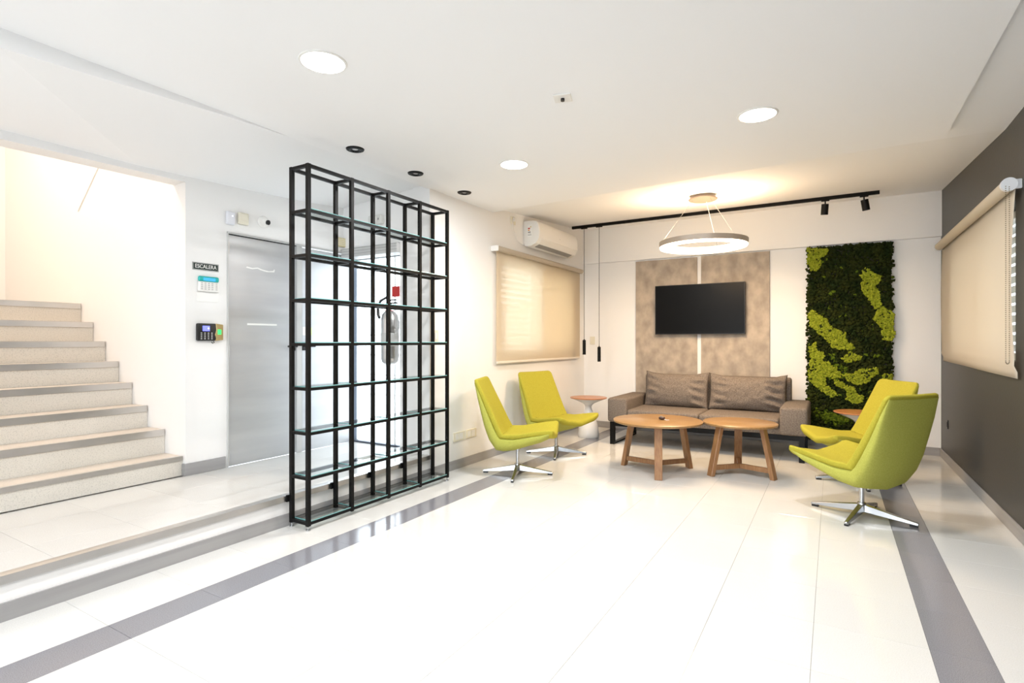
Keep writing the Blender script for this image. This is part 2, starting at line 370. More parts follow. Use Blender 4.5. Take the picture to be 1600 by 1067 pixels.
# entrance: glazed door with steel frame
d3 = sempty('door_3', (-3.95, 4.03, ZP))
obj('door_frame', bevel(B((-.375, -.358, -.02, .03, 0, 1.92), (.36, .39, -.02, .03, 0, 1.92), (-.358, .36, -.02, .03, 0, .018), (-.358, .36, -.02, .03, 1.895, 1.92)), .002, 1), mat('dark_grey_frame', (.10, .115, .15), .4, .5), d3)
obj('glass_pane', B((-.358, .36, 0, .008, .018, 1.895)), GLASS, d3)
obj('stile', B((.20, .21, -.004, .012, .018, 1.895)), GREYP, d3)
sb = thing('shutter_box', 'grey roller shutter box above the bright glass entrance', 'shutter box', (-3.945, 3.93, 2.1))
obj('casing', bevel(B((-.38, .383, -.07, .165, 0, .094)), .01, 2), GREYP, sb)
for k in range(3): obj('groove', B((-.383, .381, -.0715, -.069, .03 + k * .028, .034 + k * .028)), GREYD, sb)
# left window behind the blind
w1 = sempty('window_1', (-3.28, 6.07, 1.1))
obj('window_frame', bevel(B((-.03, .03, -.95, -.90, 0, 1.07), (-.03, .03, .90, .95, 0, 1.07), (-.03, .03, -.90, .90, 0, .05), (-.03, .03, -.90, .90, 1.02, 1.07), (-.03, .03, -.03, .03, .05, 1.02)), .003, 1), WPLAST, w1)
obj('glass_pane', B((-.004, .004, -.90, -.03, .05, 1.02)), GLASS, w1)
obj('glass_pane', B((-.004, .004, .03, .90, .05, 1.02)), GLASS, w1)
sl = obj('shutter_slat', bevel(B((-.006, .006, -.87 / 2, .87 / 2, -.026, .026)), .003, 1), BLOCKW, w1, loc=(-.06, -.465, .09), rot=(0, R(55), 0))
for k in range(1, 14): inst('shutter_slat', sl, w1, (-.06, -.465, .09 + k * .0695), (0, R(55), 0))
obj('inner_curtain', B((.045, .047, .0, .93, .02, 1.05)), BLIND, w1)
w2 = sempty('window_2', (1.11, 5.675, 1.12))
obj('window_frame', bevel(B((-.03, .03, -1.07, -1.02, 0, 1.03), (-.03, .03, 1.02, 1.07, 0, 1.03), (-.03, .03, -1.02, 1.02, 0, .05), (-.03, .03, -1.02, 1.02, .98, 1.03), (-.03, .03, -.03, .03, .05, .98)), .003, 1), WPLAST, w2)
obj('glass_pane', B((-.004, .004, -1.02, -.03, .05, .98)), GLASS, w2)
obj('glass_pane', B((-.004, .004, .03, 1.02, .05, .98)), GLASS, w2)
sl2 = obj('shutter_slat', bevel(B((-.006, .006, -1.02, 1.02, -.028, .028)), .003, 1), BLOCKW, w2, loc=(.06, 0, .08))
for k in range(1, 13): inst('shutter_slat', sl2, w2, (.06, 0, .08 + k * .0735))

# ---- blinds
bl = thing('roller_blind', 'beige roller blind over the bright left window below the air conditioner', 'blind', (-3.12, 6.06, 1.03))
bm = bmesh.new(); cyl(bm, (.01, -1.14, 1.225), (.01, 1.14, 1.225), .03, n=24); obj('roller', bm, mat('beige_roller', (.52, .45, .36), .7), bl, smooth=40)
obj('fabric', prism([(.038, 1.225), (.036, 1.22), (-.02, 1.14), (-.022, 0), (-.023, 0), (-.0215, 1.142), (.034, 1.225)], 'y', -1.10, 1.13) if False else B((-.021, -.020, -1.10, 1.15, .0, 1.225)), BLIND, bl)
obj('bottom_rail', bevel(B((-.03, -.012, -1.09, 1.13, -.022, .004)), .003, 1), mat('cream_rail', (.78, .72, .62), .5), bl)
for s in (-1, 1):
    obj('bracket', bevel(B((-.06, .035, s * 1.145 - .006, s * 1.145 + .006, 1.195, 1.255)), .004, 2), WPLAST, bl)
br = thing('roller_blind', 'cream roller blind hanging loosely on the charcoal wall', 'blind', (.95, 5.7, 1.05))
bm = bmesh.new(); cyl(bm, (0, -1.19, 1.185), (0, 1.39, 1.185), .038, n=24); obj('roller', bm, mat('cream_roller', (.58, .51, .40), .7), br, smooth=40)
loops = []
for j in range(31):          # loose cloth, side edges curling
    v = j / 30; z = 1.19 * (1 - v) + 0.0
    row = []; row2 = []
    for i in range(41):
        u = i / 40; y = -1.17 + 2.655 * u
        c = .028 * math.exp(-u * 14) * math.sin(v * math.pi) + .014 * math.exp(-(1 - u) * 14) * math.sin(v * math.pi * 1.3)
        x = .036 - .004 * v - c * .6 + .004 * math.sin(u * 9 + v * 2) * v + (.012 * math.sin(v * 40) if v > .93 else 0)
        y2 = y - (.02 if i == 0 else 0) * math.sin(v * math.pi) * -1
        row.append((x, y2, z + (.035 * (1 - u) if False else 0) - .035 * (1 - u) * v)); row2.append((x + .0015, y2, z - .035 * (1 - u) * v))
    loops.append(row + row2[::-1])
obj('fabric', loft(loops), BLINDR, br, smooth=True)
for s, y in ((-1, -1.19), (1, 1.41)):
    bm = B((-.03, .063, y - .006, y + .014, 1.155, 1.215)); bevel(bm, .005, 2)
    cyl(bm, (0, y - .012, 1.185), (0, y + .02, 1.185), .042, n=24)
    obj('bracket', bm, mat('pale_grey_bracket', (.72, .74, .76), .35), br, smooth=35)
bm = bmesh.new()
for yy in (-1.262, -1.237):
    for k in range(85): bmesh.ops.create_icosphere(bm, subdivisions=1, radius=.0036, matrix=Matrix.Translation((-.03 if yy < -1.25 else -.008, yy, 1.16 - k * .0128)))
for k in range(7):
    t = math.pi * k / 6; bmesh.ops.create_icosphere(bm, subdivisions=1, radius=.0036, matrix=Matrix.Translation((-.019 - .011 * math.cos(t), -1.2495 - .0125 * math.cos(t), .075 - .0135 * math.sin(t))))
o = obj('bead_chain', bm, mat('bronze_beads', (.22, .19, .13), .4, .5), br); o['kind'] = 'stuff'

# =================================================================== DISPLAY SHELF
sh = thing('display_shelf', 'tall black steel grid shelf with glass shelves standing against the platform step', 'shelf', (-3.07, 3.1325, 0))
T = .0125; XF, XK = .09, -.075; YS = [-.7475 + .37375 * i for i in range(5)]; ZL = [.047 + .2958 * i for i in range(9)]
up = obj('upright', B((-T, T, -T, T, .030, ZL[8] + T)), BLACK, sh, loc=(XF, YS[0], 0))
for X_ in (XF, XK):
    for i, y in enumerate(YS):
        if (X_, i) != (XF, 0): inst('upright', up, sh, (X_, y, 0))
rl = obj('rail', B((-T * .95, T * .95, T, .37375 - T, -T * .8, T * .8)), BLACK, sh, loc=(XF, YS[0], ZL[0]))
cb = obj('crossbar', B((XK + T, XF - T, -T * .95, T * .95, -T * .8, T * .8)), BLACK, sh, loc=(0, YS[0], ZL[0]))
gl = obj('glass_shelf', B((XK - .006, XF + .006, T + .001, .37375 - T - .001, 0, .006)), GSHELF, sh, loc=(0, YS[0], ZL[0] + T * .8))
ge = obj('glass_edge', B((XF + .0062, XF + .0078, T + .001, .37375 - T - .001, .0, .006), (XK + .013, XF - .013, -.0 + T + .001, T + .0025, .0002, .0062)), GLASSEDGE, gl)
for i, z in enumerate(ZL):
    for j, y in enumerate(YS):
        if (i, j) != (0, 0): inst('crossbar', cb, sh, (0, y, z))
        if j < 4:
            for X_ in (XF, XK):
                if (i, j, X_) != (0, 0, XF): inst('rail', rl, sh, (X_, y, z))
            if i < 8 and (i, j) != (0, 0):
                g_ = inst('glass_shelf', gl, sh, (0, y, z + T * .8)); inst('glass_edge', ge, g_)
for X_ in (XF, XK):
    for y in (YS[0], YS[-1]):
        bm = bmesh.new(); cyl(bm, (X_, y, 0), (X_, y, .008), .016, n=16); cyl(bm, (X_, y, .008), (X_, y, .031), .006, n=10); obj('levelling_foot', bm, CHROME, sh, smooth=40)
for y in YS[:4]: obj('wall_clip', B((XK - T - .012, XK - T + .001, y - .03, y - .012, .17, .215)), BLACK, sh)

# =================================================================== CHAIRS
def sloop(I, O, w, dip, bulge=0.0, n=44, e=11.0, sq=1.0):
    I = Vector((I[0], 0, I[1])); O = Vector((O[0], 0, O[1])); mid = (I + O) / 2; V = (I - O) / 2; U = V.normalized()
    out = []
    for k in range(n):
        a = 2 * math.pi * k / n; c, s = math.cos(a), math.sin(a)
        cc = math.copysign(abs(c) ** (2 / e), c); ss = math.copysign(abs(s) ** (2 / 3.4), s)
        y = w * cc; q = 1 - (y / w) ** 2
        p = mid + V * ss * sq + Vector((0, y, 0)) - U * dip * q - (U * bulge * q if s < 0 else Vector())
        out.append(p)
    return out
def cap_ends(st, tp=(.25, .7)):
    """add rounded end stations: st = list of (I,O,w,dip)"""
    return st
ch = thing('lounge_chair', 'lime swivel chair nearest the shelf, shown side-on by the left wall', 'chair', group='lime swivel lounge chairs')
def stations(raw, sub=4):
    out = []
    for a, b in zip(raw, raw[1:]):
        for k in range(sub):
            t = k / sub; out.append(tuple(tuple(p * (1 - t) + q * t for p, q in zip(x, y)) if isinstance(x, tuple) else x * (1 - t) + y * t for x, y in zip(a, b)))
    out.append(raw[-1]); return out
def smooth_st(raw, it=2):
    for _ in range(it):
        r = [raw[0]]
        for a, b, c in zip(raw, raw[1:], raw[2:]):
            r.append(tuple(tuple((p + 2 * q + s) / 4 for p, q, s in zip(x, y, z)) if isinstance(x, tuple) else (x + 2 * y + z) / 4 for x, y, z in zip(a, b, c)))
        r.append(raw[-1]); raw = r
    return raw
def lerp_st(a, b, t): return tuple(tuple(p * (1 - t) + q * t for p, q in zip(x, y)) if isinstance(x, tuple) else x * (1 - t) + y * t for x, y in zip(a, b))
def pad(raw, round_start, round_end, **k):
    S = smooth_st(stations(raw), 1); loops = []
    def ends(s0, s1, rev):
        L = []
        I0, O0, w0, d0 = s0
        thick = math.dist(I0, O0)
        dirv = Vector((s0[0][0] - s1[0][0], s0[0][1] - s1[0][1])).normalized()
        for t in (1.0, .8, .45):
            f = math.sqrt(1 - t * t * .97); e = thick * .45 * t
            m = ((I0[0] + O0[0]) / 2, (I0[1] + O0[1]) / 2)
            I = (m[0] + (I0[0] - m[0]) * f + dirv.x * e, m[1] + (I0[1] - m[1]) * f + dirv.y * e)
            O = (m[0] + (O0[0] - m[0]) * f + dirv.x * e, m[1] + (O0[1] - m[1]) * f + dirv.y * e)
            L.append((I, O, w0 - (1 - f) * thick * .5 - .012 * t * t, d0))
        return L
    a = ends(S[0], S[1], 0) if round_start else []
    b = ends(S[-1], S[-2], 1)[::-1] if round_end else []
    for s in a + S + b: loops.append(sloop(s[0], s[1], s[2], s[3], **k))
    return loft(loops)
J = ((-.085, .425), (-.130, .372), .284, .040)
back = [((-.325, .893), (-.365, .883), .250, .012), ((-.318, .880), (-.358, .870), .262, .012), ((-.25, .745), (-.305, .735), .266, .016), ((-.18, .61), (-.245, .60), .268, .022), ((-.12, .485), (-.185, .470), .278, .030), J]
seat = [J, ((.02, .428), (.01, .370), .290, .046), ((.13, .448), (.135, .392), .299, .052), ((.25, .470), (.262, .412), .307, .064), ((.332, .480), (.342, .415), .310, .072)]
o1 = obj('backrest', pad(back, True, False), LIME, ch, smooth=55)
o2 = obj('seat', pad(seat, False, True), LIME, ch, smooth=55)
# dark sewn line where back and seat cushions meet
lp_ = sloop(J[0], J[1], J[2], J[3])
pts = sorted([p for p in lp_ if p.z > .385 - 0.03 and abs(p.y) < .262 and (p - Vector((J[0][0], 0, J[0][1]))).length >= 0], key=lambda p: p.y)
top_pts = [Vector((J[0][0] + .0, y, J[0][1])) for y in (-.25, .25)]
seam = []
U = (Vector((J[0][0], 0, J[0][1])) - Vector((J[1][0], 0, J[1][1]))).normalized()
for k in range(15):
    y = -.225 + .45 * k / 14; q = 1 - (y / J[2]) ** 2
    seam.append(Vector((J[0][0], y, J[0][1])) - U * (J[3] * q + .0015))
obj('seam', tube(seam, .003, 6), SEAM, ch, smooth=True)
shellr = [((-.352, .878), (-.366, .874), .243, .012), ((-.300, .735), (-.334, .735), .259, .016), ((-.240, .60), (-.300, .60), .263, .022), ((-.180, .470), (-.258, .465), .272, .030), ((-.145, .405), (-.215, .365), .276, .036),
          ((-.120, .380), (-.160, .283), .278, .040), ((-.05, .376), (-.09, .275), .280, .042), ((.01, .375), (-.0, .290), .284, .046), ((.135, .397), (.125, .332), .293, .052), ((.26, .420), (.25, .374), .299, .064), ((.330, .441), (.327, .418), .303, .072)]
shellr = [(tuple(o + (o - q) * .013 / math.dist(O_, S_) for o, q in zip(O_, S_)), S_, w_ + .005, d_) for O_, S_, w_, d_ in shellr]
S = stations(shellr)
def bl_(i): 
    t = i / len(S); return .014 * math.sin(min(1, max(0, t)) * math.pi) ** 1.5
obj('outer_shell', loft([sloop(s[0], s[1], s[2], s[3], bulge=bl_(i), e=10) for i, s in enumerate(S)]), LIME2, ch, smooth=60)
bm = bmesh.new(); cyl(bm, (0, 0, .075), (0, 0, .262), .0165, n=24); cyl(bm, (0, 0, .236), (0, 0, .25), .03, .03, n=24); obj('column', bm, CHROME, ch, smooth=40)
obj('hub', lathe([(0, .098), (.026, .098), (.03, .09), (.034, .04), (.028, .03), (0, .03)], 28), CHROME, ch, smooth=40)
def legbm():
    L = []
    for x, hw, z0, z1 in ((.02, .024, .036, .088), (.10, .022, .028, .072), (.22, .018, .020, .050), (.325, .014, .013, .031), (.335, .013, .014, .028)):
        L.append([(x, -hw, z0), (x, hw, z0), (x, hw * .75, z1), (x, -hw * .75, z1)])
    return bevel(loft(L), .003, 1)
lg = obj('star_leg', legbm(), CHROME, ch, smooth=35)
gd = obj('glide', B((.285, .33, -.012, .012, 0, .014)), BLACKP, lg)
legs = [lg]
for k in range(1, 4):
    l = inst('star_leg', lg, ch); inst('glide', gd, l); legs.append(l)
def setlegs(root, ang):
    k = 0
    for c in root.children:
        if c.name.startswith('star_leg'): c.rotation_euler = (0, 0, R(ang + 90 * k)); k += 1
ch.location = (-2.564, 4.425, 0); ch.rotation_euler = (0, 0, R(21.5)); setlegs(ch, 0)
c2 = dup(ch, (-2.646, 5.424, 0), R(-18), 'lime swivel chair beside the white side table in the left corner'); setlegs(c2, 41)
c3 = dup(ch, (.178, 4.617, 0), R(142), 'lime swivel chair in the right foreground, seen from behind'); setlegs(c3, 20)
c4 = dup(ch, (.19, 5.70, 0), R(208), 'lime swivel chair half hidden behind the right foreground chair'); setlegs(c4, -16)

# =================================================================== COFFEE TABLES
def coffee(label, c, r, angs, rb, rt, ztop):
    t = thing('coffee_table', label, 'table', (c[0], c[1], 0), 0, 'round oak coffee tables')
    obj('tabletop', lathe([(0, ztop), (r - .006, ztop), (r, ztop - .005), (r - .004, ztop - .02), (r - .02, ztop - .026), (0, ztop - .026)], 72), WOODT, t, smooth=40)
    for a in angs:
        ca, sa = math.cos(R(a)), math.sin(R(a)); rad = Vector((ca, sa, 0)); tan = Vector((-sa, ca, 0))
        def sec(rr, z, hw=.035, ht=.02): return [rad * (rr + sx * ht) + tan * sy * hw + Vector((0, 0, z)) for sx, sy in ((-1, -1), (1, -1), (1, 1), (-1, 1))]
        obj('leg', bevel(loft([sec(rb, 0), sec(rt, ztop - .027)]), .003, 1), WOODL, t)
        zz = .075; rr = rb + (rt - rb) * zz / ztop - .02
        L = [[tan * sy * .014 + rad * q + Vector((0, 0, zz + sz * .022)) for sy, sz in ((-1, -1), (1, -1), (1, 1), (-1, 1))] for q in (.0, rr)]
        obj('stretcher', bevel(loft(L), .002, 1), WOODL, t)
        L = [[tan * sy * .014 + rad * q + Vector((0, 0, z_)) for sy, z_ in ((-1, z0), (1, z0), (1, ztop - .027), (-1, ztop - .027))] for q, z0 in ((.0, ztop - .06), (rt * .5, ztop - .06), (rt - .02, ztop - .05))]
        obj('top_brace', bevel(loft(L), .002, 1), WOODL, t)
    return t
coffee('larger round oak coffee table, left one, with a small dark object on top', (-1.46, 5.22), .42, (-73, 169, 49), .365, .275, .494)
coffee('smaller round oak coffee table, right one, with bare top', (-.758, 5.50), .33, (-134, -18, 101), .315, .215, .490)
k = thing('key_fob', 'small dark key fob lying on the larger oak coffee table', 'key fob', (-1.42, 5.23, .494))
bm = bmesh.new(); bmesh.ops.create_uvsphere(bm, u_segments=20, v_segments=12, radius=1, matrix=Matrix.Translation((0, 0, .017)) @ Matrix.Diagonal((.032, .024, .017, 1)))
obj('body', bm, mat('dark_fob', (.06, .035, .03), .25), k, smooth=True)
bm = bmesh.new(); bmesh.ops.create_uvsphere(bm, u_segments=16, v_segments=8, radius=1, matrix=Matrix.Translation((-.006, .004, .027)) @ Matrix.Diagonal((.016, .012, .009, 1)))
obj('cap', bm, GREYD, k, smooth=True)
obj('strap', tube([(.028, -.01, .008), (.045, -.016, .004), (.06, -.014, .004), (.07, -.005, .004)], .003, 6), PAPER, k, smooth=True)

# =================================================================== SIDE TABLES
def sidetable(label, c):
    t = thing('side_table', label, 'table', (c[0], c[1], 0), 0, 'tulip side tables')
    obj('pedestal', lathe([(0, 0), (.134, 0), (.138, .006), (.137, .05), (.128, .12), (.112, .19), (.088, .26), (.060, .32), (.043, .365), (.040, .39), (.046, .415), (.075, .44), (.13, .465), (.19, .49), (.225, .504), (0, .504)], 56), mat('white_lacquer', (.82, .82, .81), .2), t, smooth=50)
    obj('tabletop', lathe([(0, .5045), (.232, .5045), (.24, .510), (.24, .515), (.236, .519), (0, .519)], 64), WOODS, t, smooth=40)
    return t
sidetable('white tulip side table with wooden top in the left corner beside the sofa', (-2.764, 6.63))
sidetable('white tulip side table with wooden top before the moss panel, mostly hidden by chairs', (.243, 6.67))

# =================================================================== SOFA
so = thing('sofa', 'taupe woven two seat sofa on black sled frames below the television', 'sofa', (-1.295, 6.27, 0))
def rbox(x0, x1, y0, y1, z0, z1, r=.03, seg=4): return bevel(B((x0, x1, y0, y1, z0, z1)), r, seg)
HW = 1.075
def soft(bm, amp, sc, seed=0):
    for v in bm.verts:
        v.co += Vector((noise.noise(v.co * sc + Vector((seed, 0, 0))), noise.noise(v.co * sc + Vector((0, seed + 5, 0))), noise.noise(v.co * sc + Vector((0, 0, seed + 9))))) * amp
    return bm
obj('base', rbox(-HW + .24, HW - .24, .03, .90, .272, .345, .012, 2), SOFA, so, smooth=40)
obj('armrest', rbox(-HW, -HW + .243, 0, .93, .272, .565, .032), SOFA, so, smooth=40)
obj('armrest', rbox(HW - .262, HW, 0, .93, .272, .565, .032), SOFA, so, smooth=40)
obj('seat_cushion', rbox(-HW + .246, -.002, -.005, .66, .332, .436, .03), SOFA, so, smooth=40)
obj('seat_cushion', rbox(.002, HW - .265, -.005, .66, .332, .436, .03), SOFA, so, smooth=40)
obj('back_frame', rbox(-HW + .235, HW - .255 + .06, .78, .93, .30, .825, .03), SOFA, so, smooth=40)
def pillow(cx, w, h, seed, pucker):
    bm = bmesh.new(); n, m2 = 56, 36; F = {}
    for side in (1, -1):
        for i in range(n + 1):
            for j in range(m2 + 1):
                u = -1 + 2 * i / n; v = -1 + 2 * j / m2
                if side == -1 and (i in (0, n) or j in (0, m2)): F[side, i, j] = F[1, i, j]; continue
                th = .12 * ((1 - abs(u) ** 3.0) ** .6) * ((1 - abs(v) ** 2.2) ** .6)
                x = w / 2 * u * (1 - .04 * (1 - v * v)); z = h / 2 * v * (1 - .17 * (1 - abs(u) ** 3) * (1 if v > 0 else .3))
                x -= .05 * max(0, 1) * 0
                th *= 1 + .12 * noise.noise(Vector((u * 2 + seed, v * 2, side)))
                if side == 1:
                    e = max(0, (abs(u) - .45)) / .55; sgn = 1 if u > 0 else -1
                    amp = pucker[1] if u > 0 else pucker[0]
                    a = v * 9 + sgn * e * 2.0 + seed
                    wr = -abs(math.sin(a * 1.5)) ** .5 * math.sin(a * 1.5) * .02 * amp * math.sin(math.pi * min(1, e * 1.05)) * (.4 + .6 * noise.noise(Vector((v * 4, seed, u * 2))) ** 2 * 4)
                    th += wr + .006 * noise.noise(Vector((u * 5, v * 4, seed)))
                F[side, i, j] = bm.verts.new((x, -side * th, z))
    for side in (1, -1):
        for i in range(n):
            for j in range(m2):
                q = [F[side, i, j], F[side, i + 1, j], F[side, i + 1, j + 1], F[side, i, j + 1]]
                if side == -1: q = q[::-1]
                if len(set(q)) >= 3:
                    try: bm.faces.new(q)
                    except ValueError: pass
    bmesh.ops.recalc_face_normals(bm, faces=bm.faces)
    o = obj('back_cushion', bm, SOFA, so, smooth=True, loc=(cx, .655, .648), rot=(R(-13), 0, R(-2 if cx < 0 else 1)))
    return o
pillow(-.405, .80, .46, 1.3, (.8, 1.3)); pillow(.42, .86, .445, 4.1, (1.0, 2.2))
for s in (-1, 1):
    x = s * (HW - .055)
    f_ = obj('sled_frame', B((x - .026, x + .026, .02, .072, 0, .272), (x - .026, x + .026, .84, .892, 0, .272), (x - .026, x + .026, .072, .84, 0, .018), (x - .026, x + .026, .072, .84, .235, .272)), BLACK, so)
obj('frame_rail', B((-HW + .081, HW - .081, .03, .072, .222, .272)), BLACK, so)
obj('frame_rail', B((-HW + .081, HW - .081, .85, .89, .222, .272)), BLACK, so)

# =================================================================== TELEVISION & PANELS
for n_, (x0, x1, zt, lab) in enumerate(((-2.388, -1.553, 2.372, 'left of the two tall beige concrete look wall boards behind the sofa'), (-1.502, -.677, 2.378, 'right of the two tall beige concrete look wall boards behind the sofa'))):
    tag(obj('wall_board', bevel(B((x0, x1, 7.438, YB, .10, zt)), .002, 1), STONE), lab, 'wall panel', 'concrete look wall boards')
tv = thing('television', 'black flat television mounted across the two beige wall boards', 'television', (-1.52, 7.38, 1.676))
obj('housing', bevel(B((-.571, .571, -.02, .02, -.331, .331)), .004, 2), BLACKP, tv)
obj('screen', B((-.563, .563, -.0212, -.0195, -.320, .324)), SCREEN, tv)
obj('wall_mount', B((-.2, .2, .02, .057, -.15, .15)), BLACK, tv)

# =================================================================== MOSS WALL
mw = thing('moss_panel', 'tall green moss panel with lime patches on the back wall, right of the sofa', 'moss panel', (.165, 7.46, 0))
obj('backing_board', B((-.40, .40, -.05, -.001, .10, 2.365)), mat('dark_board', (.03, .03, .02), .9), mw)
PATCH = [[(-0.256, 2.361), (-0.051, 2.343), (-0.06, 2.281), (-0.125, 2.244), (-0.125, 2.169), (-0.153, 2.086), (-0.227, 2.097), (-0.259, 2.211)],
[(0.269, 2.016), (0.321, 2.085), (0.364, 2.072), (0.406, 2.018), (0.465, 1.994), (0.457, 1.923), (0.415, 1.895), (0.448, 1.812), (0.47, 1.649), (0.423, 1.62), (0.372, 1.683), (0.321, 1.777), (0.278, 1.861), (0.286, 1.943)],
[(0.47, 1.649), (0.532, 1.617), (0.59, 1.565), (0.59, 1.284), (0.565, 1.254), (0.49, 1.274), (0.474, 1.325), (0.482, 1.396), (0.389, 1.509), (0.423, 1.569)],
[(-0.227, 1.63), (-0.18, 1.607), (-0.125, 1.552), (-0.07, 1.519), (-0.006, 1.412), (0.129, 1.348), (0.129, 1.285), (0.217, 1.181), (0.199, 1.144), (0.075, 1.16), (-0.006, 1.17), (-0.042, 1.243), (-0.125, 1.329), (-0.199, 1.404), (-0.24, 1.437), (-0.246, 1.544)],
[(0.084, 1.045), (0.164, 1.129), (0.278, 1.079), (0.278, 1.048), (0.146, 1.004)],
[(-0.246, 1.222), (-0.171, 1.233), (-0.162, 1.158), (-0.097, 1.116), (-0.079, 1.031), (0.039, 0.949), (0.093, 0.846), (0.003, 0.812), (-0.07, 0.841), (-0.07, 0.735), (0.039, 0.655), (0.048, 0.614), (-0.033, 0.593), (-0.143, 0.689), (-0.246, 0.792), (-0.256, 0.942), (-0.227, 1.029)],
[(0.093, 0.867), (0.199, 0.881), (0.286, 0.935), (0.44, 0.959), (0.448, 0.878), (0.389, 0.856), (0.321, 0.772), (0.234, 0.748), (0.146, 0.796)],
[(0.012, 0.791), (0.093, 0.784), (0.129, 0.743), (0.217, 0.726), (0.234, 0.644), (0.304, 0.627), (0.286, 0.564), (0.226, 0.53), (0.129, 0.576), (0.146, 0.681), (0.039, 0.729)],
[(0.482, 0.859), (0.515, 0.89), (0.565, 0.882), (0.565, 0.832), (0.49, 0.829)],
[(-0.131, 0.368), (-0.057, 0.402), (0.007, 0.406), (0.055, 0.381), (0.103, 0.357), (0.166, 0.352), (0.158, 0.315), (0.087, 0.309), (-0.009, 0.32), (-0.074, 0.334)]]
def inside(x, z, poly):
    r = False
    for (x0, z0), (x1, z1) in zip(poly, poly[1:] + poly[:1]):
        if (z0 > z) != (z1 > z) and x < (x1 - x0) * (z - z0) / (z1 - z0) + x0: r = not r
    return r
ib = bmesh.new(); bmesh.ops.create_icosphere(ib, subdivisions=1, radius=1); ICO = [tuple(v.co) for v in ib.verts]; ICF = [[v.index for v in f.verts] for f in ib.faces]; ib.free()
ib = bmesh.new(); bmesh.ops.create_icosphere(ib, subdivisions=2, radius=1); ICO2 = [tuple(v.co) for v in ib.verts]; ICF2 = [[v.index for v in f.verts] for f in ib.faces]; ib.free()
def blobs(name, items, m, parent, hi=False, rough=.35):
    V, F = [], []; I_, F_ = (ICO2, ICF2) if hi else (ICO, ICF)
    for (x, y, z, r) in items:
        b = len(V); ph = random.random() * 9
        for (a, bb, c) in I_:
            k = r * (1 + rough * (random.random() - .5) * 2 * (.8 if hi else 1))
            V.append((x + a * k, y + bb * k * .9, z + c * k))
        F += [[b + i for i in f] for f in F_]
    me = bpy.data.meshes.new(name); me.from_pydata(V, [], F); me.materials.append(m); me.shade_smooth()
    o = bpy.data.objects.new(name, me); col.objects.link(o); o.parent = parent; o['kind'] = 'stuff'; return o
items, mids = [], []
z = .10
while z < 2.37:
    x = -.42
    while x < .42:
        px, pz = x + random.uniform(-.012, .012), z + random.uniform(-.012, .012)
        dens = noise.noise(Vector((px * 4, pz * 4, 2)))
        r = random.uniform(.012, .026)
        tgt = mids if (dens > .28 and pz < 1.1) or random.random() < .02 else items
        tgt.append((px, -.052 - random.uniform(0, .03) + dens * .015, min(pz, 2.36), r))
        if random.random() < .5: items.append((px + random.uniform(-.01, .01), -.075 - random.uniform(0, .015), min(pz, 2.36), random.uniform(.006, .012)))
        x += .021
    z += .021
blobs('dark_moss', items, MOSSD, mw, rough=.5); blobs('green_moss', mids, MOSSM, mw, rough=.5)
for pi, P_ in enumerate(PATCH):
    xs_ = [p[0] for p in P_]; zs_ = [p[1] for p in P_]; it = []
    z = min(zs_) - .01
    while z < max(zs_) + .01:
        x = min(xs_) - .01
        while x < max(xs_) + .01:
            px, pz = x + random.uniform(-.006, .006), z + random.uniform(-.006, .006)
            jx, jz = .014 * noise.noise(Vector((px * 18, pz * 18, 0))), .014 * noise.noise(Vector((px * 18, pz * 18, 7)))
            if inside(px + jx, pz + jz, P_):
                h = noise.noise(Vector((px * 22, pz * 22, 3)))
                it.append((px - .165, -.088 - .014 * h - random.uniform(0, .006), min(pz, 2.362), random.uniform(.010, .0155)))
            x += .0125
        z += .0125
    o = blobs('lime_moss_patch', it, MOSSL if pi < 9 else MOSSM, mw, rough=.45)

# =================================================================== CEILING LAMPS
for i, (x, y) in enumerate(DL):
    labs = ['bright recessed ceiling downlight, nearest and largest, above the left', 'bright ceiling downlight on the right, nearest the dark wall', 'small bright ceiling downlight between the black spots and the ring lamp',
            'bright ceiling downlight directly above the camera, right row', 'ceiling downlight behind the camera, left row', 'ceiling downlight behind the camera, right row']
    t = thing('ceiling_downlight', labs[i], 'lamp', (x, y, 2.652), 0, 'round ceiling downlights')
    obj('rim', lathe([(.105, -.001), (.105, -.006), (.116, -.004), (.118, 0), (.105, 0)], 40), WPLAST, t, smooth=40)
    obj('diffuser', lathe([(0, -.001), (.105, -.001), (.105, -.004), (0, -.006)], 40), EMW, t, smooth=40)
for i, (x, y, lab) in enumerate(((-2.993, 2.805, 'black recessed ceiling spot nearest, above the front of the grid shelf'), (-2.99, 3.465, 'middle one of three black recessed ceiling spots'), (-2.98, 4.145, 'farthest of three black recessed ceiling spots, past the shelf'))):
    t = thing('ceiling_spot', lab, 'lamp', (x, y, 2.652), 0, 'black recessed spots')
    obj('rim', lathe([(.038, -.012), (.044, -.014), (.062, -.008), (.066, 0), (.038, 0)], 36), BLACK, t, smooth=40)
    obj('baffle', lathe([(0, -.0005), (.038, -.0005), (.038, -.008), (.026, -.002), (0, -.002)], 28), BLACKP, t)
    obj('lamp_face', lathe([(0, -.004), (.018, -.004), (.02, -.002), (0, -.0015)], 24), GREYP, t)
dt = thing('ceiling_sensor', 'square white ceiling plate with a small black sensor', 'sensor', (-1.335, 2.82, 2.652), R(18))
obj('plate', bevel(B((-.05, .05, -.05, .05, -.008, 0)), .002, 1), WPLAST, dt)
bm = bmesh.new(); cyl(bm, (0, 0, -.022), (0, 0, -.008), .011, n=16); obj('sensor_eye', bm, BLACKP, dt, smooth=40)
